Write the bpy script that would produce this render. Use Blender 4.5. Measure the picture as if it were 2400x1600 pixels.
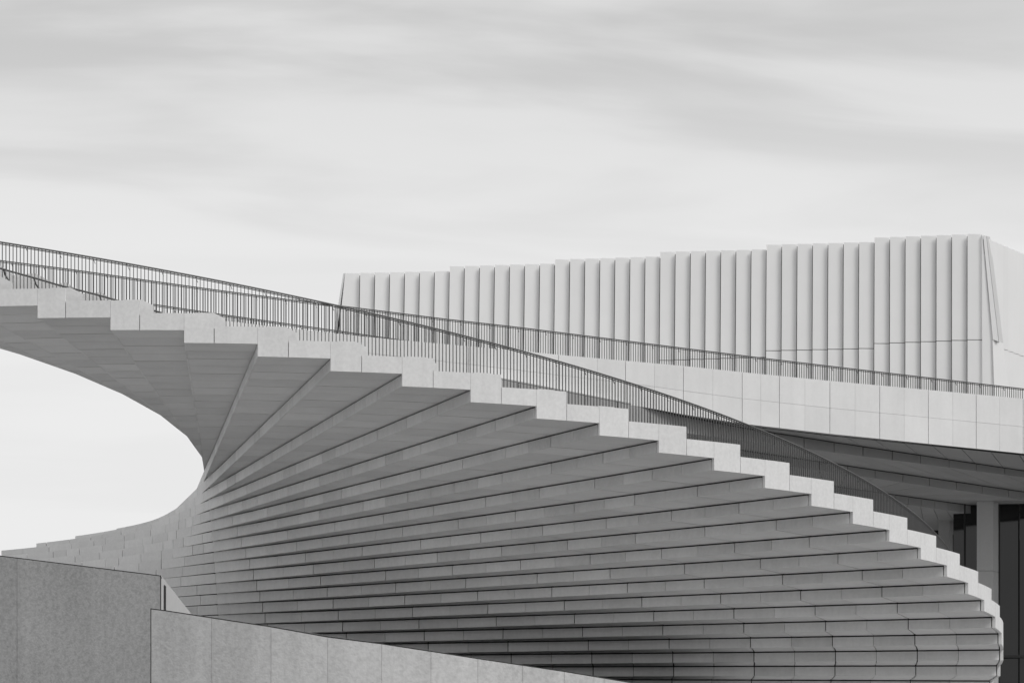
import bpy, math, random
from mathutils import Vector, Matrix
random.seed(7)
sc = bpy.context.scene
for o in list(bpy.data.objects):
    bpy.data.objects.remove(o)
rad = math.radians

# ------------------------------------------------------------------ camera
K = 0.8                      # metres per survey unit
EYE = 1.6                    # eye height above the paving
FPX, HOR = 10121.0, 2434.9   # focal length and horizon row, in pixels of a 2400 x 1600 frame
cam_d = bpy.data.cameras.new('camera')
cam_d.sensor_width = 36.0
cam_d.lens = 36.0 * FPX / 2400.0
cam_d.shift_y = (HOR - 800.0) / 2400.0
cam_d.clip_start = 1.0
cam_d.clip_end = 20000.0
cam = bpy.data.objects.new('camera', cam_d)
cam.location = (0, 0, EYE)
cam.rotation_euler = (rad(90), 0, 0)
sc.collection.objects.link(cam)
sc.camera = cam

# ------------------------------------------------------------------ sky and sun
SUN_AZ, SUN_EL = 50.0, 46.0        # azimuth from the camera's back towards the right; elevation
world = bpy.data.worlds.new('World')
sc.world = world
world.use_nodes = True
nt = world.node_tree
nt.nodes.clear()
def wn(t, **kw):
    n = nt.nodes.new(t)
    for k, v in kw.items():
        setattr(n, k, v)
    return n
def wl(a, b):
    nt.links.new(a, b)
out = wn('ShaderNodeOutputWorld')
bg = wn('ShaderNodeBackground')
bg.inputs['Strength'].default_value = 0.1
sky = wn('ShaderNodeTexSky', sky_type='NISHITA', sun_disc=False)
sky.sun_elevation = rad(SUN_EL)
sky.sun_rotation = rad(180.0 - SUN_AZ)
sky.dust_density = 4.0
bw = wn('ShaderNodeRGBToBW')
wl(sky.outputs[0], bw.inputs[0])
geo = wn('ShaderNodeTexCoord')
sep = wn('ShaderNodeSeparateXYZ')
wl(geo.outputs['Generated'], sep.inputs[0])
def wmath(op, a, b=None, c=None, clamp=False):
    n = wn('ShaderNodeMath', operation=op)
    n.use_clamp = clamp
    for i, v in enumerate((a, b, c)):
        if v is None:
            continue
        if isinstance(v, (int, float)):
            n.inputs[i].default_value = v
        else:
            wl(v, n.inputs[i])
    return n.outputs[0]
# cloud sheet seen in perspective: direction projected on a plane overhead
zc = wmath('ADD', wmath('MAXIMUM', sep.outputs[2], 0.0), 0.07)
u = wmath('DIVIDE', sep.outputs[0], zc)
v = wmath('DIVIDE', sep.outputs[1], zc)
comb = wn('ShaderNodeCombineXYZ')
wl(wmath('MULTIPLY', u, 1.45), comb.inputs[0])
wl(wmath('MULTIPLY', wmath('SUBTRACT', v, wmath('MULTIPLY', u, 0.14)), 3.0), comb.inputs[1])
n1 = wn('ShaderNodeTexNoise')
n1.inputs['Scale'].default_value = 1.15
n1.inputs['Detail'].default_value = 6.0
n1.inputs['Roughness'].default_value = 0.5
n1.inputs['Distortion'].default_value = 0.5
wl(comb.outputs[0], n1.inputs['Vector'])
mr = wn('ShaderNodeMapRange', interpolation_type='SMOOTHSTEP')
mr.inputs['From Min'].default_value = 0.36
mr.inputs['From Max'].default_value = 0.62
wl(n1.outputs['Fac'], mr.inputs['Value'])
# clouds thin out into an even bright veil towards the horizon
hz = wn('ShaderNodeMapRange', interpolation_type='SMOOTHSTEP')
hz.inputs['From Min'].default_value = 0.155
hz.inputs['From Max'].default_value = 0.235
wl(sep.outputs[2], hz.inputs['Value'])
cloud = wmath('SUBTRACT', 6.25, wmath('MULTIPLY', wmath('SUBTRACT', 1.0, mr.outputs[0]),
              wmath('MULTIPLY_ADD', hz.outputs[0], 0.95, 0.20)))
cloud = wmath('SUBTRACT', cloud, wmath('MULTIPLY', hz.outputs[0], 0.85))
# an overcast sky is brighter overhead than low down
zen = wn('ShaderNodeMapRange', interpolation_type='SMOOTHSTEP')
zen.inputs['From Min'].default_value = 0.26
zen.inputs['From Max'].default_value = 0.95
zen.inputs['To Max'].default_value = 4.2
wl(sep.outputs[2], zen.inputs['Value'])
cloud = wmath('ADD', cloud, zen.outputs[0])
tot = wmath('ADD', cloud, wmath('MULTIPLY', bw.outputs[0], 0.04))
wl(tot, bg.inputs['Color'])
wl(bg.outputs[0], out.inputs['Surface'])

sun_d = bpy.data.lights.new('sun', 'SUN')
sun_d.energy = 1.05
sun_d.angle = rad(22)
sun_d.color = (1.0, 0.985, 0.965)
sun = bpy.data.objects.new('sun', sun_d)
az, el = rad(SUN_AZ), rad(SUN_EL)
to_sun = Vector((math.sin(az) * math.cos(el), -math.cos(az) * math.cos(el), math.sin(el)))
sun.rotation_euler = to_sun.to_track_quat('Z', 'Y').to_euler()
sun.location = (0, 0, 80)
sc.collection.objects.link(sun)

sc.render.engine = 'CYCLES'
vs = sc.view_settings
vs.view_transform = 'Standard'
vs.look = 'None'
vs.gamma = 1.0
vs.exposure = 0.40
vs.use_curve_mapping = False

# ------------------------------------------------------------------ materials
def material(name, base, rough=0.8, var=0.05, speck=0.06, blot=0.08, speck_scale=9.0, streak=0.0,
             bump=0.0, metallic=0.0, spec=0.3, pits=0.0):
    m = bpy.data.materials.new(name)
    m.use_nodes = True
    t = m.node_tree
    b = t.nodes['Principled BSDF']
    b.inputs['Roughness'].default_value = rough
    b.inputs['Metallic'].default_value = metallic
    b.inputs['Specular IOR Level'].default_value = spec
    def nd(ty, **kw):
        n = t.nodes.new(ty)
        for k, v in kw.items():
            setattr(n, k, v)
        return n
    def mth(op, a, b2=None, c=None):
        n = nd('ShaderNodeMath', operation=op)
        for i, v in enumerate((a, b2, c)):
            if v is None:
                continue
            if isinstance(v, (int, float)):
                n.inputs[i].default_value = v
            else:
                t.links.new(v, n.inputs[i])
        return n.outputs[0]
    g = nd('ShaderNodeNewGeometry')
    oi = nd('ShaderNodeObjectInfo')
    pos = g.outputs['Position']
    val = None
    def add(x):
        nonlocal val
        val = x if val is None else mth('ADD', val, x)
    if var:
        r = mth('FRACT', mth('ADD', oi.outputs['Random'], g.outputs['Random Per Island']))
        add(mth('MULTIPLY', mth('SUBTRACT', r, 0.5), 2 * var))
    if speck:
        n = nd('ShaderNodeTexNoise')
        n.inputs['Scale'].default_value = speck_scale
        n.inputs['Detail'].default_value = 3.0
        t.links.new(pos, n.inputs['Vector'])
        add(mth('MULTIPLY', mth('SUBTRACT', n.outputs['Fac'], 0.5), 2 * speck))
    if blot:
        n = nd('ShaderNodeTexNoise')
        n.inputs['Scale'].default_value = 0.9
        n.inputs['Detail'].default_value = 4.0
        t.links.new(pos, n.inputs['Vector'])
        add(mth('MULTIPLY', mth('SUBTRACT', n.outputs['Fac'], 0.5), 2 * blot))
    if streak:
        mp = nd('ShaderNodeMapping')
        mp.inputs['Scale'].default_value = (2.4, 2.4, 0.22)
        t.links.new(pos, mp.inputs['Vector'])
        n = nd('ShaderNodeTexNoise')
        n.inputs['Scale'].default_value = 1.3
        n.inputs['Detail'].default_value = 5.0
        n.inputs['Roughness'].default_value = 0.62
        t.links.new(mp.outputs[0], n.inputs['Vector'])
        add(mth('MULTIPLY', mth('SUBTRACT', n.outputs['Fac'], 0.5), 2 * streak))
    if pits:
        n = nd('ShaderNodeTexNoise')
        n.inputs['Scale'].default_value = 17.0
        n.inputs['Detail'].default_value = 3.0
        t.links.new(pos, n.inputs['Vector'])
        p = nd('ShaderNodeMapRange')
        p.inputs['From Min'].default_value = 0.64
        p.inputs['From Max'].default_value = 0.72
        t.links.new(n.outputs['Fac'], p.inputs['Value'])
        add(mth('MULTIPLY', p.outputs[0], -pits))
    if val is None:
        c = (base, base, base, 1)
        b.inputs['Base Color'].default_value = c
    else:
        f = mth('MULTIPLY', mth('ADD', val, 1.0), base)
        t.links.new(f, b.inputs['Base Color'])
    if bump:
        n = nd('ShaderNodeTexNoise')
        n.inputs['Scale'].default_value = speck_scale * 2.0
        n.inputs['Detail'].default_value = 3.0
        t.links.new(pos, n.inputs['Vector'])
        bp = nd('ShaderNodeBump')
        bp.inputs['Strength'].default_value = bump
        bp.inputs['Distance'].default_value = 0.02
        t.links.new(n.outputs['Fac'], bp.inputs['Height'])
        t.links.new(bp.outputs[0], b.inputs['Normal'])
    return m

M_PANEL = material('white_concrete_panel', 0.76, 0.75, var=0.085, speck=0.08, blot=0.10, streak=0.08, bump=0.05)
M_WING = material('course_concrete_panel', 0.76, 0.75, var=0.055, speck=0.08, blot=0.08, streak=0.06, bump=0.05)
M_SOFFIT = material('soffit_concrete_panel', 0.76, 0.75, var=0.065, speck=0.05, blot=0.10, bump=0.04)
M_TSOFFIT = material('shaded_soffit_panel', 0.38, 0.75, var=0.05, speck=0.05, blot=0.10, bump=0.04)  # the terrace underside's shade is put into this darker base colour
M_FIN_SHADE = material('shaded_fin', 0.60, 0.5, var=0, speck=0, blot=0.05)  # cladding of the corner fold, with its shade put into a greyer colour
M_FASCIA = material('fascia_concrete', 0.74, 0.75, var=0.03, speck=0.12, blot=0.08, speck_scale=10.0, streak=0.10, bump=0.10)
M_CORE = material('dark_joint_membrane', 0.03, 0.9, var=0, speck=0, blot=0.1)
M_WALL = material('weathered_concrete', 0.46, 0.85, var=0.05, speck=0.36, blot=0.16, speck_scale=17.0, streak=0.22, bump=0.25, pits=0.20)
M_WALLB = material('pale_weathered_concrete', 0.56, 0.85, var=0.04, speck=0.28, blot=0.12, speck_scale=17.0, streak=0.20, bump=0.20, pits=0.14)
M_METAL = material('painted_bar_steel', 0.12, 0.5, var=0.0, speck=0, blot=0.1, metallic=0.2)
M_CLAD = material('white_folded_cladding', 0.84, 0.55, var=0.02, speck=0.0, blot=0.03, streak=0.02)
M_BAND = material('parapet_panel', 0.74, 0.7, var=0.03, speck=0.04, blot=0.08, streak=0.06, bump=0.03)
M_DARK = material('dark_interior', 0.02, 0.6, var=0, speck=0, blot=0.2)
M_FRAME = material('dark_window_frame', 0.03, 0.5, var=0, speck=0, blot=0.05)
M_GROUND = material('dark_ground', 0.06, 0.95, var=0, speck=0.25, blot=0.2)  # kept dark so little light bounces up to the lower risers
M_REFLECTOR = material('pale_reflector', 0.48, 0.85, var=0, speck=0.1, blot=0.12)  # for the added patch that bounces light onto the soffits
M_COLUMN = material('column_concrete', 0.52, 0.75, var=0.02, speck=0.05, blot=0.06, streak=0.05)
M_GLASS = bpy.data.materials.new('dark_glass')
M_GLASS.use_nodes = True
_b = M_GLASS.node_tree.nodes['Principled BSDF']
_b.inputs['Base Color'].default_value = (0.006, 0.006, 0.006, 1)
_b.inputs['Roughness'].default_value = 0.04

# ------------------------------------------------------------------ helpers
C = sc.collection
WLOC = {}
def reg(o, loc, parent):
    o.location = loc
    C.objects.link(o)
    if parent is not None:
        o.parent = parent
        o.matrix_parent_inverse = Matrix.Translation(-WLOC[parent.name])
    WLOC[o.name] = Vector(loc)
    return o
def empty(name, loc):
    o = bpy.data.objects.new(name, None)
    o.empty_display_size = 0.5
    return reg(o, Vector(loc), None)
def mesh(name, verts, faces, mat, parent=None, smooth=False):
    n = len(verts)
    cx = sum(p[0] for p in verts) / n
    cy = sum(p[1] for p in verts) / n
    cz = min(p[2] for p in verts)
    me = bpy.data.meshes.new(name)
    me.from_pydata([(p[0] - cx, p[1] - cy, p[2] - cz) for p in verts], [], faces)
    me.materials.append(mat)
    if smooth:
        for p in me.polygons:
            p.use_smooth = True
    o = bpy.data.objects.new(name, me)
    return reg(o, Vector((cx, cy, cz)), parent)
def tag(o, label=None, cat=None, group=None, kind=None):
    if label: o['label'] = label
    if cat: o['category'] = cat
    if group: o['group'] = group
    if kind: o['kind'] = kind
    return o
def prism(poly, z0, z1):
    """closed prism over a counter-clockwise or clockwise plan polygon; z0 / z1 a number or one per corner"""
    n = len(poly)
    a = sum(poly[i][0] * poly[(i + 1) % n][1] - poly[(i + 1) % n][0] * poly[i][1] for i in range(n))
    z0 = [z0] * n if isinstance(z0, (int, float)) else list(z0)
    z1 = [z1] * n if isinstance(z1, (int, float)) else list(z1)
    if a < 0:
        poly = poly[::-1]; z0 = z0[::-1]; z1 = z1[::-1]
    vs_ = [(p[0], p[1], z) for p, z in zip(poly, z0)] + [(p[0], p[1], z) for p, z in zip(poly, z1)]
    fs = [tuple(range(n - 1, -1, -1)), tuple(range(n, 2 * n))]
    for i in range(n):
        j = (i + 1) % n
        fs.append((i, j, n + j, n + i))
    return vs_, fs
def slab(front, back_vec):
    """closed slab: a front polygon (seen counter-clockwise from its front) pushed back along a vector"""
    n = len(front)
    b = [(p[0] + back_vec[0], p[1] + back_vec[1], p[2] + back_vec[2]) for p in front]
    fs = [tuple(range(n)), tuple(range(2 * n - 1, n - 1, -1))]
    for i in range(n):
        j = (i + 1) % n
        fs.append((i, n + i, n + j, j))
    return list(front) + b, fs
def bar(a, b, w, d=None, up=Vector((0, 0, 1))):
    a, b = Vector(a), Vector(b)
    d = w if d is None else d
    t = (b - a).normalized()
    s = t.cross(up)
    if s.length < 1e-4:
        s = Vector((1, 0, 0))
    s.normalize()
    q = s.cross(t)
    vs_ = []
    for p in (a, b):
        for x, y in ((-1, -1), (1, -1), (1, 1), (-1, 1)):
            vs_.append(tuple(p + s * (x * w / 2) + q * (y * d / 2)))
    return vs_, [(0, 1, 2, 3), (7, 6, 5, 4), (0, 4, 5, 1), (1, 5, 6, 2), (2, 6, 7, 3), (3, 7, 4, 0)]
def tube(pts, r, n=6):
    vs_, fs = [], []
    pts = [Vector(p) for p in pts]
    for i, p in enumerate(pts):
        t = (pts[min(i + 1, len(pts) - 1)] - pts[max(i - 1, 0)]).normalized()
        s = t.cross(Vector((0, 0, 1))).normalized()
        q = s.cross(t)
        for k in range(n):
            a = 2 * math.pi * k / n
            vs_.append(tuple(p + s * (r * math.cos(a)) + q * (r * math.sin(a))))
        if i:
            for k in range(n):
                l = (k + 1) % n
                fs.append(((i - 1) * n + k, (i - 1) * n + l, i * n + l, i * n + k))
    fs.append(tuple(range(n - 1, -1, -1)))
    m = len(pts) - 1
    fs.append(tuple(m * n + k for k in range(n)))
    return vs_, fs
def join(parts):
    vs_, fs = [], []
    for v_, f_ in parts:
        o = len(vs_)
        vs_ += v_
        fs += [tuple(i + o for i in q) for q in f_]
    return vs_, fs
def px(p):
    """where a point falls in the frame, in pixels of the 2400 x 1600 photograph"""
    return 1200 + FPX * p[0] / p[1], HOR - FPX * (p[2] - EYE) / p[1]
def seen(vf):
    xs = [px(p) for p in vf[0]]
    x0 = max(0, min(p[0] for p in xs)); x1 = min(2400, max(p[0] for p in xs))
    y0 = max(0, min(p[1] for p in xs)); y1 = min(1600, max(p[1] for p in xs))
    return max(0, x1 - x0) * max(0, y1 - y0)
def at(x, y, Y):
    """survey: direction of a photograph pixel, taken to distance Y (survey units) from the eye"""
    return Vector(((x - 1200) / FPX * Y * K, Y * K, (HOR - y) / FPX * Y * K + EYE))
def at_z(x, y, z):
    """the same for a level line of known height z (survey units above the eye)"""
    return at(x, y, FPX * z / (HOR - y))
def lerp(a, b, t):
    return a + (b - a) * t
def interp(tab, x):
    if x <= tab[0][0]:
        (x0, y0), (x1, y1) = tab[0], tab[1]
    else:
        for (x0, y0), (x1, y1) in zip(tab, tab[1:]):
            if x <= x1:
                break
    return y0 + (y1 - y0) * (x - x0) / (x1 - x0)
def biggest(cands, limit):
    """cands: list of (area, payload); the largest `limit` and the rest"""
    order = sorted(range(len(cands)), key=lambda k: -cands[k][0])
    keep = set(order[:limit])
    return [cands[k][1] for k in range(len(cands)) if k in keep], [cands[k][1] for k in range(len(cands)) if k not in keep]

# ------------------------------------------------------------------ ground
g = mesh('ground', [(-6000, -6000, 0), (6000, -6000, 0), (6000, 9000, 0), (-6000, 9000, 0)], [(0, 1, 2, 3)], M_GROUND)
tag(g, 'dark ground reaching to the horizon', 'ground', kind='structure')

cpl = [(-26 + 62 * math.cos(a_), 158 + 42 * math.sin(a_)) for a_ in [2 * math.pi * k / 64 for k in range(64)]]
lw = mesh('reflector', [(p[0], p[1], 0.03) for p in cpl], [tuple(range(64))], M_REFLECTOR)  # unseen patch, added and shaped to bounce light up under the stair
tag(lw, 'added pale plaza below the head of the spiral stair', 'reflector', kind='structure')

# ------------------------------------------------------------------ spiral staircase
AX, AY = -13.4247 * K, 188.2384 * K
R = 34.62 * K
H = 0.45 * K
ZB = 26.138 * K + EYE
T = 0.5905 * K
I0, I1 = -11, 27
def theta(i):
    return -0.1005 + 0.0756 * i if i < 5 else -0.1005 + 0.0756 * 5 + 0.07445 * (i - 5)
def zrow(i):
    return ZB - i * H
def pt(r, i, off=0.0):
    th = theta(i)
    return (AX + r * math.sin(th) + off * math.cos(th), AY - r * math.cos(th) + off * math.sin(th))
def pc(r, th):
    return (AX + r * math.sin(th), AY - r * math.cos(th))
def top_theta(i):
    return theta(i) + 0.0292 + 0.00085 * i
def tgap(r):
    """the shadow gap over a riser closes towards the axis"""
    return 0.003 + (TOPGAP - 0.003) * min(1.0, max(0.0, (r - 0.55) / 3.4))
def wing(i, s, off=0.0):
    """a course's line carried on beyond the axis, bending away"""
    s0 = (4.0 + max(0, 7 - i) * 2.0) * K
    kap = (0.036 + 0.006 * max(0, min(7 - i, 4))) / K
    th = theta(i)
    x, y = AX, AY
    n = max(1, int(s / 0.5))
    d = s / n
    for k in range(n):
        a = th + kap * max(0.0, (k + 0.5) * d - s0)
        x += -math.sin(a) * d
        y += math.cos(a) * d
    a = th + kap * max(0.0, s - s0)
    return (x + off * math.cos(a), y + off * math.sin(a))

stair = empty('spiral_staircase', (AX, AY, 0))
tag(stair, 'huge white concrete spiral staircase with stepped fan underside', 'staircase', kind='thing')
PT_, TOPGAP, COREOFF = 0.045, 0.045, 0.17
FT = 0.11                       # fascia thickness
pitch = 1.40
rings = [R - FT - 0.02]
while rings[-1] - pitch > 1.1:
    rings.append(rings[-1] - pitch)
steps, risers, soffits, wings = {}, [], [], []
for i in range(I0, I1 + 1):
    # the solid step behind its cladding
    zb_, zt_ = zrow(i + 1) + 0.06, zrow(i + 1) + T - 0.05
    poly = [pt(2.2, i, COREOFF), pt(R - FT - 0.004, i, COREOFF)]
    for k in (1, 2):
        poly.append(pc(R - FT - 0.004, lerp(theta(i), theta(i + 1), k / 3) + COREOFF / R))
    poly += [pt(R - FT - 0.004, i + 1, COREOFF + 0.06), pt(2.2, i + 1, COREOFF + 0.06)]
    parts = [prism(poly, zb_, zt_)]
    if i >= 2:
        L = 18.3 * K
        ns = 14
        line = [wing(i, L * k / ns, PT_ + 0.03) for k in range(ns, -1, -1)] + [pt(2.2, i, PT_ + 0.03)]
        back = [pt(2.2, i, 0.45)] + [wing(i, L * k / ns, 0.9) for k in range(0, ns + 1)]
        parts.append(prism(line + back, zrow(i + 1) + 0.003, zrow(i) - 0.02))
    vf = join(parts)
    steps[i] = tag(mesh('step', vf[0], vf[1], M_CORE, stair))
    # cladding of the riser and of the soffit
    for j in range(len(rings)):
        ra = rings[j]
        rb = rings[j + 1] if j + 1 < len(rings) else 0.55
        ga = 0.015 if j % 2 == 0 else 0.006
        gb = 0.006 if j % 2 == 0 else 0.015
        if j == 0: ga = 0.014
        a, b = ra - ga, rb + gb
        e = random.uniform(-0.0015, 0.0015)
        q = prism([pt(b, i, e), pt(a, i, e), pt(a, i, PT_), pt(b, i, PT_)], zrow(i + 1), [zrow(i) - tgap(x) for x in (b, a, a, b)])
        risers.append((seen(q) if i >= 2 else 0, (i, q)))
        if j + 1 < len(rings) or True:
            gs, gt = (0.024, 0.011) if j % 2 == 0 else (0.011, 0.024)
            rb2, a = max(rb + gt, 1.0), ra - (gs if j else 0.02)
            th0, th1 = theta(i), theta(i + 1)
            e = random.uniform(0, 0.002)
            poly = [pt(rb2, i, PT_ + 0.003), pt(a, i, PT_ + 0.003)]
            if j < 9: poly.append(pc(a, (th0 + th1) / 2))
            poly += [pt(a, i + 1, 0.11), pt(rb2, i + 1, 0.11)]
            if j < 9: poly.append(pc(rb2, (th0 + th1) / 2))
            q = prism(poly, zrow(i + 1) + e, zrow(i + 1) + 0.045)
            soffits.append((seen(q), (i, q)))
    # cladding of the course beyond the axis
    if i >= 2:
        s = -0.55
        rnd = random.Random(i * 31 + 5)
        k = 0
        L = 18.3 * K
        while s < L - 0.05:
            w = (0.75 if rnd.random() < 0.25 else 1.36) * rnd.uniform(0.95, 1.05)
            if k == 0: w = 0.55 + rnd.uniform(0.0, 1.2)
            e_ = min(L, s + w)
            if L - e_ < 0.5: e_ = L
            gap = 0.032 if k % 2 else 0.014
            def wp(ss, off):
                return wing(i, ss, off) if ss >= 0 else pt(-ss, i, off)
            ss = [s + 0.004, (s + e_) / 2, e_ - gap]
            e = rnd.uniform(-0.0015, 0.0015)
            q = prism([wp(x, e) for x in ss] + [wp(x, PT_) for x in ss[::-1]], zrow(i + 1) + 0.004, zrow(i) - 0.026)
            wings.append((seen(q), (i, q)))
            s = e_
            k += 1
    # fascia
    tt = top_theta(i)
    def arc(a, b, n, r0, r1):
        return [pc(r0, lerp(a, b, k / n)) for k in range(n + 1)] + [pc(r1, lerp(a, b, k / n)) for k in range(n, -1, -1)]
    q = prism(arc(theta(i) + 0.0001, tt - 0.00035, 2, R, R - FT), zrow(i + 1) - 0.012, zrow(i) + T)
    mesh('fascia_panel', q[0], q[1], M_FASCIA, steps[i])
    q = prism(arc(tt + 0.00035, theta(i + 1) - 0.0001, 2, R - 0.002, R - FT), zrow(i + 1) - 0.012, zrow(i + 1) + T)
    mesh('fascia_panel', q[0], q[1], M_FASCIA, steps[i])
    # sloping cheek of the stair behind the fascia
    if i < 9:
        d0, d1 = 1.0 * K, 1.25 * K
        t2 = tt + 0.0122
        zt0 = zrow(i) + T + 0.19 * K
        pl = [pc(R - d0, tt - 0.02), pc(R - d0, tt), pc(R - d0, t2), pc(R - d1, t2), pc(R - d1, tt), pc(R - d1, tt - 0.02)]
        q = prism(pl, zrow(i + 1) + T - 0.1, [zt0, zt0, zt0 - 0.2 * K, zt0 - 0.2 * K, zt0, zt0])
        mesh('cheek', q[0], q[1], M_FASCIA, steps[i])
for name, cands, mat, restname in (('riser_panel', risers, M_PANEL, 'riser_cladding'), ('soffit_panel', soffits, M_SOFFIT, 'soffit_cladding'),
                                   ('course_panel', wings, M_WING, 'course_cladding')):
    keep, rest = biggest(cands, 300)
    for i, q in keep:
        mesh(name, q[0], q[1], mat, steps[i])
    if rest:
        vf = join([q for i, q in rest])
        tag(mesh(restname, vf[0], vf[1], mat, stair), kind='stuff')
# solid drum that carries the flight, below the clad courses
pl = [pc(R - 9.0, lerp(theta(I1 - 10), theta(I1 + 14), k / 24)) for k in range(25)] + [pc(15 * K, theta(I1) + math.pi - 0.4), pc(15 * K, theta(I1) + math.pi + 0.5)]
q = prism(pl, 0.0, zrow(I1 + 1) - 0.02)
mesh('base_wall', q[0], q[1], M_CORE, stair)

# ------------------------------------------------------------------ near railing, following the fascia
def railing(name, label, cat, path, dist, H_, spacing, ln, bw_, rad_, bracket=1.75, group=None):
    """path(t) -> top of the rail; baluster spacing in metres"""
    root = empty(name, (dist[0][0], dist[0][1], dist[0][2] - H_))
    tag(root, label, cat, group, 'thing')
    rail = tube(dist, rad_, 6)
    mesh('top_rail', rail[0], rail[1], M_METAL, root)
    low = tube([p - Vector((0, 0, 0.055)) for p in dist], rad_ * 0.62, 4)
    mesh('lower_rail', low[0], low[1], M_METAL, root)
    cands = []
    acc, nxt, nb = 0.0, 0.0, 0.0
    for a, b in zip(dist, dist[1:]):
        seg = (b - a).length
        while nxt <= acc + seg:
            p = a + (b - a) * ((nxt - acc) / seg)
            t = (b - a).normalized()
            q = bar(p - Vector((0, 0, ln)), p, bw_, bw_ * 1.6, up=Vector((t.y, -t.x, 0)))
            cands.append((seen(q), q))
            nxt += spacing
        while nb <= acc + seg:
            p = a + (b - a) * ((nb - acc) / seg)
            t = (b - a).normalized()
            q = bar(p - t * 0.0 - Vector((0, 0, 0.17)), p - t * 0.07 - Vector((0, 0, 0.02)), 0.016)
            mesh('bracket', q[0], q[1], M_METAL, root)
            nb += bracket
        acc += seg
    keep, rest = biggest(cands, 300)
    for q in keep:
        mesh('baluster', q[0], q[1], M_METAL, root)
    if rest:
        vf = join(rest)
        tag(mesh('baluster_run', vf[0], vf[1], M_METAL, root), kind='stuff')
    return root
RR = 33.0 * K
def near_rail(th):
    p = pc(RR, th)
    return Vector((p[0], p[1], (27.80 - 6.0 * th) * K + EYE))
pts = [near_rail(-0.42 + 0.02 * k) for k in range(0, 100)]
railing('stair_railing', 'dark bar railing curving down along the stair edge in front', 'railing', None, pts, 1.1, 0.108, 1.62, 0.020, 0.025, bracket=1.0)

# ------------------------------------------------------------------ roof deck behind: parapet, stepped soffit, railings
BTOP = [(0, 688), (520, 750.7), (700, 772), (906, 794), (1172, 817.5), (1326, 832.7), (1500, 848), (1600, 857), (1737, 871.5), (1944, 892), (2288, 923.5), (2400, 934), (2700, 962)]
ZT, ZD = 32.02, 29.40        # top and underside of the parapet, survey units above the eye
ZBT = [(300, 30.9), (1000, 30.5), (1326, 30.14), (1500, 29.93), (1600, 29.72), (1744, 29.55), (1944, 29.45), (2400, 29.28), (2700, 29.2)]
def zbot(x):
    return interp(ZBT, x) * K + EYE
def band_xy(x):
    return at_z(x, interp(BTOP, x), ZT)
deck = empty('roof_terrace', (band_xy(1740).x, band_xy(1740).y, 0))
tag(deck, 'white panelled roof terrace with dark stepped underside behind the stair', 'terrace', kind='thing')
JX = [300, 420, 540, 655, 770, 880, 990, 1098, 1205, 1309, 1400, 1466, 1534, 1601.7, 1670.6, 1739.5, 1783, 1826.6, 1886.5, 1945, 2004, 2061.8, 2119, 2175.8, 2233, 2288, 2343, 2398, 2452, 2506, 2560, 2612, 2664]
bn = Vector((0.52, -0.85, 0)).normalized()
backv = -bn
ztw, zbw = ZT * K + EYE, ZD * K + EYE
core_f = []
for k in range(len(JX) - 1):
    a, b = band_xy(JX[k]), band_xy(JX[k + 1])
    t = (b - a).normalized()
    ga = 0.014 if k % 2 else 0.004
    gb = 0.004 if k % 2 else 0.014
    a2, b2 = a + t * ga, b - t * gb
    za, zb2 = zbot(JX[k]), zbot(JX[k + 1])
    ma, mb = lerp(za, ztw, 0.487), lerp(zb2, ztw, 0.487)
    for z0, z1 in (([za, zb2, zb2, za], [ma - .004, mb - .004, mb - .004, ma - .004]), ([ma + .004, mb + .004, mb + .004, ma + .004], ztw)):
        e = random.uniform(0, 0.004)
        pl = [(a2.x + bn.x * e, a2.y + bn.y * e), (b2.x + bn.x * e, b2.y + bn.y * e), (b2.x + backv.x * .05, b2.y + backv.y * .05), (a2.x + backv.x * .05, a2.y + backv.y * .05)]
        q = prism(pl, z0, z1)
        mesh('parapet_panel', q[0], q[1], M_BAND, deck)
a = [band_xy(x) for x in JX]
pl = [(p.x + backv.x * .09, p.y + backv.y * .09) for p in a] + [(p.x + backv.x * .5, p.y + backv.y * .5) for p in a[::-1]]
zz = [zbot(x) + 0.01 for x in JX]
q = prism(pl, zz + zz[::-1], ztw - 0.03)
mesh('parapet_core', q[0], q[1], M_CORE, deck)
# deck slab behind the parapet
pl = [(p.x + backv.x * .45, p.y + backv.y * .45) for p in a] + [(a[-1].x + 8, a[-1].y + 34), (a[9].x + 6, a[9].y + 24), (a[8].x, a[8].y + 3), (a[0].x, a[0].y + 2)]
q = prism(pl, zbw + 0.75, ztw - 0.4)
mesh('deck_slab', q[0], q[1], M_CORE, deck)
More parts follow.
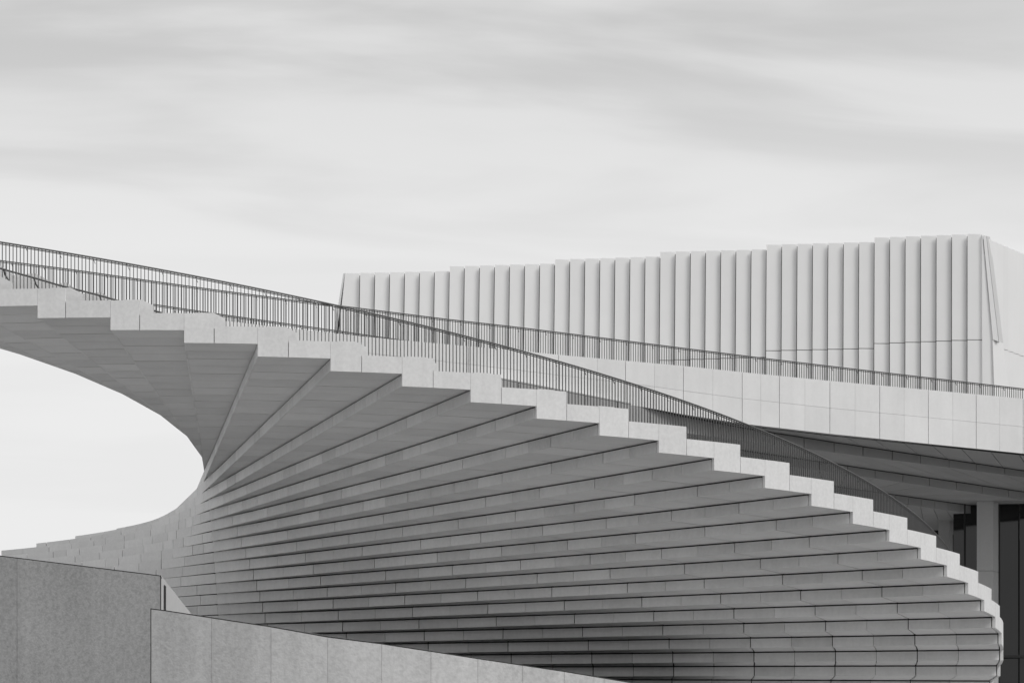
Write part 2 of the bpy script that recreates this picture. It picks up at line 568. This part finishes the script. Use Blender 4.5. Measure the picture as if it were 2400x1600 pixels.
# stepped soffit: level fields between lines that fan out, each a step lower and further back
HS = 0.45
def lvl(x0, y0, x1, y1, z, ext):
    p, q_ = at_z(x0, y0, z), at_z(x1, y1, z)
    d = (q_ - p)
    return p - d * ext, q_ + d * 0.9
l0 = (band_xy(1150), band_xy(2664))
lines = [l0, lvl(1810, 1019, 2277, 1081, ZD, 1.3), lvl(1954.7, 1085.5, 2400, 1151, ZD - HS, 1.2), lvl(2075, 1154.7, 2233.6, 1177, ZD - 2 * HS, 2.4)]
ends = lines + [(lines[3][0] + Vector((-3, 9, 0)), lines[3][1] + Vector((3, 9, 0)))]
NP = 22
for k in range(4):
    z = (ZD - k * HS) * K + EYE
    (a0, a1), (b0, b1) = ends[k], ends[k + 1]
    for m in range(NP):
        t0, t1 = m / NP, (m + 1) / NP
        g_ = 0.0009 if m % 2 else 0.0003
        e = random.uniform(0, 0.004)
        off = 0.06
        pl = [lerp(a0, a1, t0 + g_), lerp(a0, a1, t1 - g_), lerp(b0, b1, t1 - g_), lerp(b0, b1, t0 + g_)]
        if k == 0:
            pl[0] = band_xy(lerp(1150, 2664, t0 + g_)); pl[1] = band_xy(lerp(1150, 2664, t1 - g_))
        d = (a1 - a0).normalized(); nn = Vector((-d.y, d.x, 0))
        pl = [pl[0] + nn * off, pl[1] + nn * off, pl[2] + nn * 0.09, pl[3] + nn * 0.09]
        if k == 0:
            zs_ = [zbot(1200 + FPX * p.x / p.y) + 0.02 + e for p in pl]
            q = prism([(p.x, p.y) for p in pl], zs_, [x + 0.05 for x in zs_])
        else:
            q = prism([(p.x, p.y) for p in pl], z + e, z + 0.05)
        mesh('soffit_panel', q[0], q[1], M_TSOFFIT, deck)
        if k < 3:
            zr = z - HS * K
            d = (b1 - b0).normalized(); nn = Vector((-d.y, d.x, 0))
            p0, p1 = lerp(b0, b1, t0 + g_), lerp(b0, b1, t1 - g_)
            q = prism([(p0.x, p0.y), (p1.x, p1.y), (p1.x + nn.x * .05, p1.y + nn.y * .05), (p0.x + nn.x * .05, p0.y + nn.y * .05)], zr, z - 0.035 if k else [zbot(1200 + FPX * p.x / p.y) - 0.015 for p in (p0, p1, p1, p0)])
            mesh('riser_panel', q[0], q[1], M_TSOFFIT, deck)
    d = (b1 - b0).normalized(); nn = Vector((-d.y, d.x, 0))
    c0, c1 = b0 + nn * 0.2, b1 + nn * 0.2
    q = prism([(c0.x, c0.y), (c1.x, c1.y), (c1.x + nn.x * 3, c1.y + nn.y * 3), (c0.x + nn.x * 3, c0.y + nn.y * 3)], z - HS * K + 0.06, z + 0.4)
    if k < 3:
        mesh('soffit_core', q[0], q[1], M_CORE, deck)

# roof railing along the parapet, and a second one on the far side of the deck
FR = [(-250, 577), (0, 610.6), (172, 632.3), (344, 657), (516.5, 681), (688.7, 703.5), (803, 717.3), (1044, 747.6), (1216, 767), (1500, 802.8), (1600, 815.5), (1793, 839.6), (2010, 865.4), (2289, 898), (2400, 911), (2700, 946)]
pts = [at_z(x, interp(FR, x), 33.35) for x in range(-200, 2680, 40)]
railing('roof_railing', 'long straight dark bar railing along the top of the roof parapet', 'railing', None, pts, 1.1, 0.118, 1.5, 0.016, 0.022, bracket=1.3)
BR = [(300, 704), (365, 714), (516.5, 736.5), (688.7, 761), (800, 776.5), (872, 787), (1200, 834)]
pts = [at_z(x, interp(BR, x), 33.35) for x in range(360, 1200, 40)]
railing('terrace_railing', 'low dark railing glimpsed behind the balusters on the far side of the terrace', 'railing', None, pts, 1.1, 0.13, 1.1, 0.015, 0.022, bracket=1.0)

# ------------------------------------------------------------------ glazed front under the terrace
glz = empty('glazed_wall', (at(2330, 1600, 229).x, 229 * K, 0))
tag(glz, 'tall dark glass wall in the shade beneath the terrace', 'glass wall', kind='thing')
zc_ = (ZD - 2 * HS) * K + EYE
def wall_piece(name, x0, x1, y0, y1, Y0, Y1, th, mat, parent, proud=0.0):
    a, b = at(x0, 1500, Y0 - proud), at(x1, 1500, Y1 - proud)
    d = (b - a); d.z = 0; d.normalize(); nn = Vector((-d.y, d.x, 0))
    z1 = at(x0, y0, Y0).z if y0 is not None else zc_ - 0.003
    z0 = at(x0, y1, Y0).z if y1 is not None else 0.0
    q = prism([(a.x, a.y), (b.x, b.y), (b.x + nn.x * th, b.y + nn.y * th), (a.x + nn.x * th, a.y + nn.y * th)], z0, z1)
    return mesh(name, q[0], q[1], mat, parent)
for x0, x1, Y in ((2234.5, 2260, 230.6), (2263, 2300, 230.4), (2300, 2341, 230.2), (2344, 2386, 230), (2390, 2446, 229.8), (2450, 2500, 229.6)):
    for y0, y1 in ((None, 1536), (1541, None)):
        wall_piece('pane', x0, x1, y0, y1, Y, Y - 0.1, 0.04, M_GLASS, glz)
for x in (2261.5, 2342.5, 2388, 2448):
    wall_piece('mullion', x - 1.6, x + 1.6, None, None, 230.1, 230.1, 0.16, M_FRAME, glz, 0.12)
wall_piece('transom', 2234, 2500, 1535.5, 1541.5, 230.0, 229.5, 0.14, M_FRAME, glz, 0.1)
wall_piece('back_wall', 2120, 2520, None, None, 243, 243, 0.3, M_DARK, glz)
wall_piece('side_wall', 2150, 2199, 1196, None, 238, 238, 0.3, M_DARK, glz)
for (x0, x1, x2, y0, Y, lab) in ((2199.5, 2225, 2233, None, 233.5, 'slim concrete column in the shade left of the broad one'), (2289.5, 2328, 2340, None, 228.6, 'broad pale concrete column standing before the dark glass')):
    col = empty('column', (at(x0, 1500, Y).x, Y * K, 0))
    tag(col, lab, 'column', 'columns under the terrace', 'thing')
    a, b = at(x0, 1500, Y), at(x1, 1500, Y - 0.02)
    c = at(x2, 1500, Y + 0.75)
    d_ = Vector((a.x + (c.x - b.x), c.y, 0))
    zj = at(x0, 1337, Y).z
    for z0, z1 in ((0, zj - 0.008), (zj + 0.008, zc_ - 0.004)):
        q = prism([(a.x, a.y), (b.x, b.y), (c.x, c.y), (d_.x, d_.y)], z0, z1)
        mesh('shaft', q[0], q[1], M_COLUMN, col)

# ------------------------------------------------------------------ folded-panel tower above the roof
S = 2400 / 2352.0
tower = empty('stage_tower', (at(1550, 900, 250).x, 250 * K, 0))
tag(tower, 'white building clad in overlapping folded vertical panels rising above the roof', 'building', kind='thing')
groups = [(793, 1033, 627.5, 622.5), (1033, 1275, 611.5, 605.5), (1275, 1517, 596, 589.5), (1517, 1761, 578.5, 573), (1761, 2009, 562, 556), (2009, 2258, 545.5, 537.5)]
low = {4: (805, 800), 5: (788.5, 780), 3: (827, 820), 2: (860, 852)}
def towerY(x):
    return lerp(252, 244, (x - 793) / (2258 - 793))
for gi, (xa, xb, ya, yb) in enumerate(groups):
    for k in range(7):
        x0, x1 = lerp(xa, xb, k / 7) * S, lerp(xa, xb, (k + 1) / 7) * S
        yt = lerp(ya, yb, (k + 0.0) / 6) * S
        Yl, Yr = towerY(x0 / S) - 0.24, towerY(x1 / S) + 0.0
        lean = 5.0 * (1 - (gi * 7 + k) / 42.0)
        ys = [yt, None, 1000]
        pieces = [(yt, 1000)]
        if gi in low:
            yj = lerp(low[gi][0], low[gi][1], k / 6) * S
            pieces = [(yt, yj - 0.8), (yj + 0.8, 1000)]
        for (p0, p1) in pieces:
            f0 = (p0 - yt) / 300.0; f1 = (p1 - yt) / 300.0
            ll = 34.0 if gi == 0 and k == 0 else lean
            A, B = at(x0 - ll * f0, p0, Yl), at(x1 - 1.5 - lean * f0, p0, Yr)
            D, Cc = at(x0 - ll * f1, p1, Yl), at(x1 - 1.5 - lean * f1, p1, Yr)
            B.z = A.z; Cc.z = D.z
            q = slab([tuple(D), tuple(Cc), tuple(B), tuple(A)], (0.0, 0.06, 0))
            mesh('folded_panel', q[0], q[1], M_CLAD, tower)
            # return of the fold
            E = A + Vector((0.01, 0.06, -0.0)); F = D + Vector((0.01, 0.06, 0))
# solid behind the folds, stepping with the groups
for gi, (xa, xb, ya, yb) in enumerate(groups):
    p, q_ = at(xa * S + 4, 1000, towerY(xa) + 0.35), at(xb * S + (4 if gi < 5 else -6), 1000, towerY(xb) + 0.35)
    zt = at(xa * S, ya * S + 4, towerY(xa)).z
    q = prism([(p.x, p.y), (q_.x, q_.y), (q_.x + 3.2, q_.y + 12), (p.x + 1.6, p.y + 12)], 24.0, zt)
    mesh('core_wall', q[0], q[1], M_CORE, tower)
# slanting end panel on the left
A, B, D, Cc = at(804.5, 640.5, 252.1), at(808, 640.5, 251.9), at(781, 785, 252.1), at(788, 785, 251.9)
q = slab([tuple(D), tuple(Cc), tuple(B), tuple(A)], (0.1, 1.2, 0))
mesh('end_panel', q[0], q[1], M_CLAD, tower)
A, B, D, Cc = at(808.3, 640.5, 252.3), at(811, 640.5, 252.2), at(788, 785, 252.3), at(797, 785, 252.2)
q = slab([tuple(D), tuple(Cc), tuple(B), tuple(A)], (0.1, 1.0, 0))
mesh('end_reveal', q[0], q[1], M_FRAME, tower)
# right-hand return face, receding
zct, zcj = at(2316, 553, 243.5).z, at(2350, 801, 243.9).z
c4 = lambda x, y: (1600 + x / 2.904, 540 + y / 2.904)
for k in range(14):
    x0, x1 = 2312 + 12.7 * k, 2312 + 12.7 * (k + 1)
    Y0 = 244.3 + 0.72 * k
    Y1 = Y0 + 0.72
    for z0, z1 in ((zcj + 0.012, zct), (24.0, zcj - 0.012)):
        A, B = at(x0, 600, Y0), at(x1 + 0.5, 600, Y1 - 0.22)
        q = prism([(A.x, A.y), (B.x, B.y), (B.x - 0.08, B.y + 0.05), (A.x - 0.08, A.y + 0.05)], z0, z1)
        mesh('return_panel', q[0], q[1], M_CLAD, tower)
def poly_px(name, pxs, mat, back=(0, 0.12, 0)):
    q = slab([tuple(at(*p)) for p in pxs], back)
    return mesh(name, q[0], q[1], mat, tower)
def c4s(l, Y):
    return [(*c4(x, y), Y + d) for x, y, d in l]
poly_px('corner_panel', c4s([(2040, 1300, 0), (2126, 1300, 0.1), (2108, 742, 0.1), (2041, 30, 0), (2037, 30, 0)], 243.85), M_CLAD)
poly_px('corner_panel', c4s([(2128, 1300, 0.0), (2250, 1300, 0.5), (2182, 764, 0.4), (2110, 745, 0.0)], 243.8), M_CLAD)
poly_px('corner_panel', c4s([(2112, 742, 0.0), (2150, 755, 0.0), (2066, 38, 0.0), (2046, 33, 0.0)], 243.8), M_CLAD)
poly_px('corner_fin', c4s([(2153, 757, 0.2), (2182, 762, 1.2), (2092, 44, 1.2), (2068, 38, 0.2)], 243.75), M_FIN_SHADE)

# ------------------------------------------------------------------ inner string and handrail at the head of the stair
ins = empty('stair_divider', tuple(at(60, 720, 157.5) - Vector((0, 0, 1))))
tag(ins, 'low white stepped divider with sloped tops at the head of the stair', 'divider', kind='thing')
c1 = lambda x, y: (x / 2.904, 540 + y / 2.904)
for tops in ([(-200, 190), (-30, 215), (82, 290)], [(82, 304), (240, 291), (372, 362)], [(372, 368), (450, 352), (552, 424)], [(552, 430), (690, 421), (790, 486)], [(-260, 90), (-190, 85), (-160, 110)]):
    fr = [at(*c1(x, y), 158.0) for x, y in tops]
    bt = [at(*c1(tops[-1][0], 520), 158.0), at(*c1(tops[0][0], 520), 158.0)]
    front = [tuple(p) for p in fr + bt][::-1]
    q = slab(front, (0.0, 0.25, 0))
    mesh('divider_block', q[0], q[1], M_FASCIA, ins)
hr = [c1(x, y) for x, y in ((-200, 195), (0, 258), (250, 328), (400, 372), (640, 432), (790, 474), (1100, 560))]
hp = [at(x, y, 156.8) for x, y in hr]
hand = empty('handrail', tuple(hp[2]))
tag(hand, 'thin dark sloping handrail on hooked brackets at the head of the stair', 'handrail', kind='thing')
q = tube(hp, 0.028, 6)
mesh('rail', q[0], q[1], M_METAL, hand)
for x, y in ((25, 268), (232, 326), (430, 384), (680, 446)):
    p = at(*c1(x, y), 156.8)
    q = join([bar(p, p + Vector((0.03, 0.1, -0.13)), 0.035), bar(p + Vector((0.03, 0.1, -0.13)), p + Vector((0.05, 0.95, -0.16)), 0.035)])
    mesh('bracket', q[0], q[1], M_METAL, hand)
for x, y in ((82, 372), (550, 455), (1024, 540)):
    p = at(*c1(x, y), 155.6)
    q = bar(p - Vector((0, 0, 0.5)), p + Vector((0, 0, 0.06)), 0.06)
    mesh('post', q[0], q[1], M_METAL, hand)

# ------------------------------------------------------------------ foreground walls
def fwall(name, label, cols, Yf, topf, botf, th, mat, pname, hj=None, cop=0.014, seam=None):
    root = empty(name, (at(cols[0], 1600, Yf(cols[0])).x, Yf(cols[0]) * K, 0))
    tag(root, label, 'wall', kind='thing')
    fr = []
    for k in range(len(cols) - 1):
        x0, x1 = cols[k], cols[k + 1]
        g_ = 0.35 if k % 2 else 0.2
        xs = [x0 + g_ + (x1 - x0 - 2 * g_) * m / 4 for m in range(5)]
        P = [at(x, topf(x), Yf(x)) for x in xs]
        z0 = 0.0
        segs = [(0.0, None)]
        if hj and k == 0:
            zj = at(x1, hj, Yf(x1)).z
            segs = [(0.0, zj - 0.004), (zj + 0.004, None)]
        for lo, hi in segs:
            pl = [(p.x, p.y) for p in P] + [(p.x, p.y + th * 0.3) for p in P[::-1]]
            zt = [p.z if hi is None else hi for p in P]
            q = prism(pl, lo, zt + zt[::-1])
            mesh(pname, q[0], q[1], mat, root)
        fr += P
    pl = [(p.x, p.y + th * 0.3 + 0.003) for p in fr] + [(p.x, p.y + th) for p in fr[::-1]]
    zt = [p.z - 0.004 for p in fr]
    q = prism(pl, 0.0, zt + zt[::-1])
    mesh('wall_core', q[0], q[1], mat, root)
    pl = [(p.x, p.y + 0.012) for p in fr] + [(p.x, p.y + th - 0.02) for p in fr[::-1]]
    zt = [p.z for p in fr]
    zt += zt[::-1]
    q = prism(pl, [z + 0.002 for z in zt], [z + cop for z in zt])
    mesh('coping', q[0], q[1], M_FRAME, root)
    if seam:
        p = at(seam, topf(seam), Yf(seam))
        wd = 0.010
        q = prism([(p.x - wd / 2, p.y - 0.004), (p.x + wd / 2, p.y - 0.004), (p.x + wd / 2, p.y + 0.03), (p.x - wd / 2, p.y + 0.03)], 0.0, p.z + cop)
        mesh('end_seam', q[0], q[1], M_FRAME, root)
    return root
WA = fwall('concrete_wall', 'dark weathered concrete wall with level joint in the lower left corner', [-420, -190, 40, 375.5],
           lambda x: lerp(75.2, 73.0, x / 376.0), lambda x: interp([(0, 1303), (130, 1319), (375, 1349.5)], x), None, 0.35, M_WALL, 'wall_panel', hj=1511, seam=376.4)
BT = [(354, 1427), (376, 1429.5), (496, 1448), (635, 1469), (768, 1493), (895, 1509), (1010, 1526.5), (1120, 1543.5), (1322, 1573.5), (1480, 1600), (1600, 1619)]
def YB(x):
    t = (x - 850) / 500.0
    return 68.0 + 1.1 * t * t
WB = fwall('curved_wall', 'pale curved concrete wall sloping down towards the bottom centre', [354.5, 496, 635.3, 768, 894.7, 1010, 1120, 1225, 1322.7, 1416, 1505, 1590],
           YB, lambda x: interp(BT, x), None, 0.35, M_WALLB, 'wall_panel', seam=353.6)
wing_w = empty('gable_wall', tuple(at(400, 1600, 78)))
wing_w.location.z = 0
WLOC[wing_w.name].z = 0
tag(wing_w, 'bright sloping triangle of wall in the gap between the two foreground walls', 'wall', kind='thing')
for xs, mat in (((372, 384.5), M_COLUMN), ((388.5, 407), M_COLUMN), ((407.3, 423), M_COLUMN), ((423.3, 447), M_COLUMN)):
    P = [at(x, 1352 + (x - 378) * 1.27, 76.0 + (x - 372) * 0.05) for x in xs]
    pl = [(P[0].x, P[0].y), (P[1].x, P[1].y), (P[1].x + 0.02, P[1].y + 0.25), (P[0].x + 0.02, P[0].y + 0.25)]
    q = prism(pl, 0.0, [P[0].z, P[1].z, P[1].z, P[0].z])
    mesh('wall_panel', q[0], q[1], mat, wing_w)
pa, pb = at(385.0, 1369, 76.55), at(388.3, 1372, 76.75)
q = prism([(pa.x, pa.y), (pb.x, pb.y), (pb.x, pb.y + 0.2), (pa.x, pa.y + 0.2)], 0, [pa.z, pb.z, pb.z, pa.z])
mesh('joint_strip', q[0], q[1], M_CORE, wing_w)
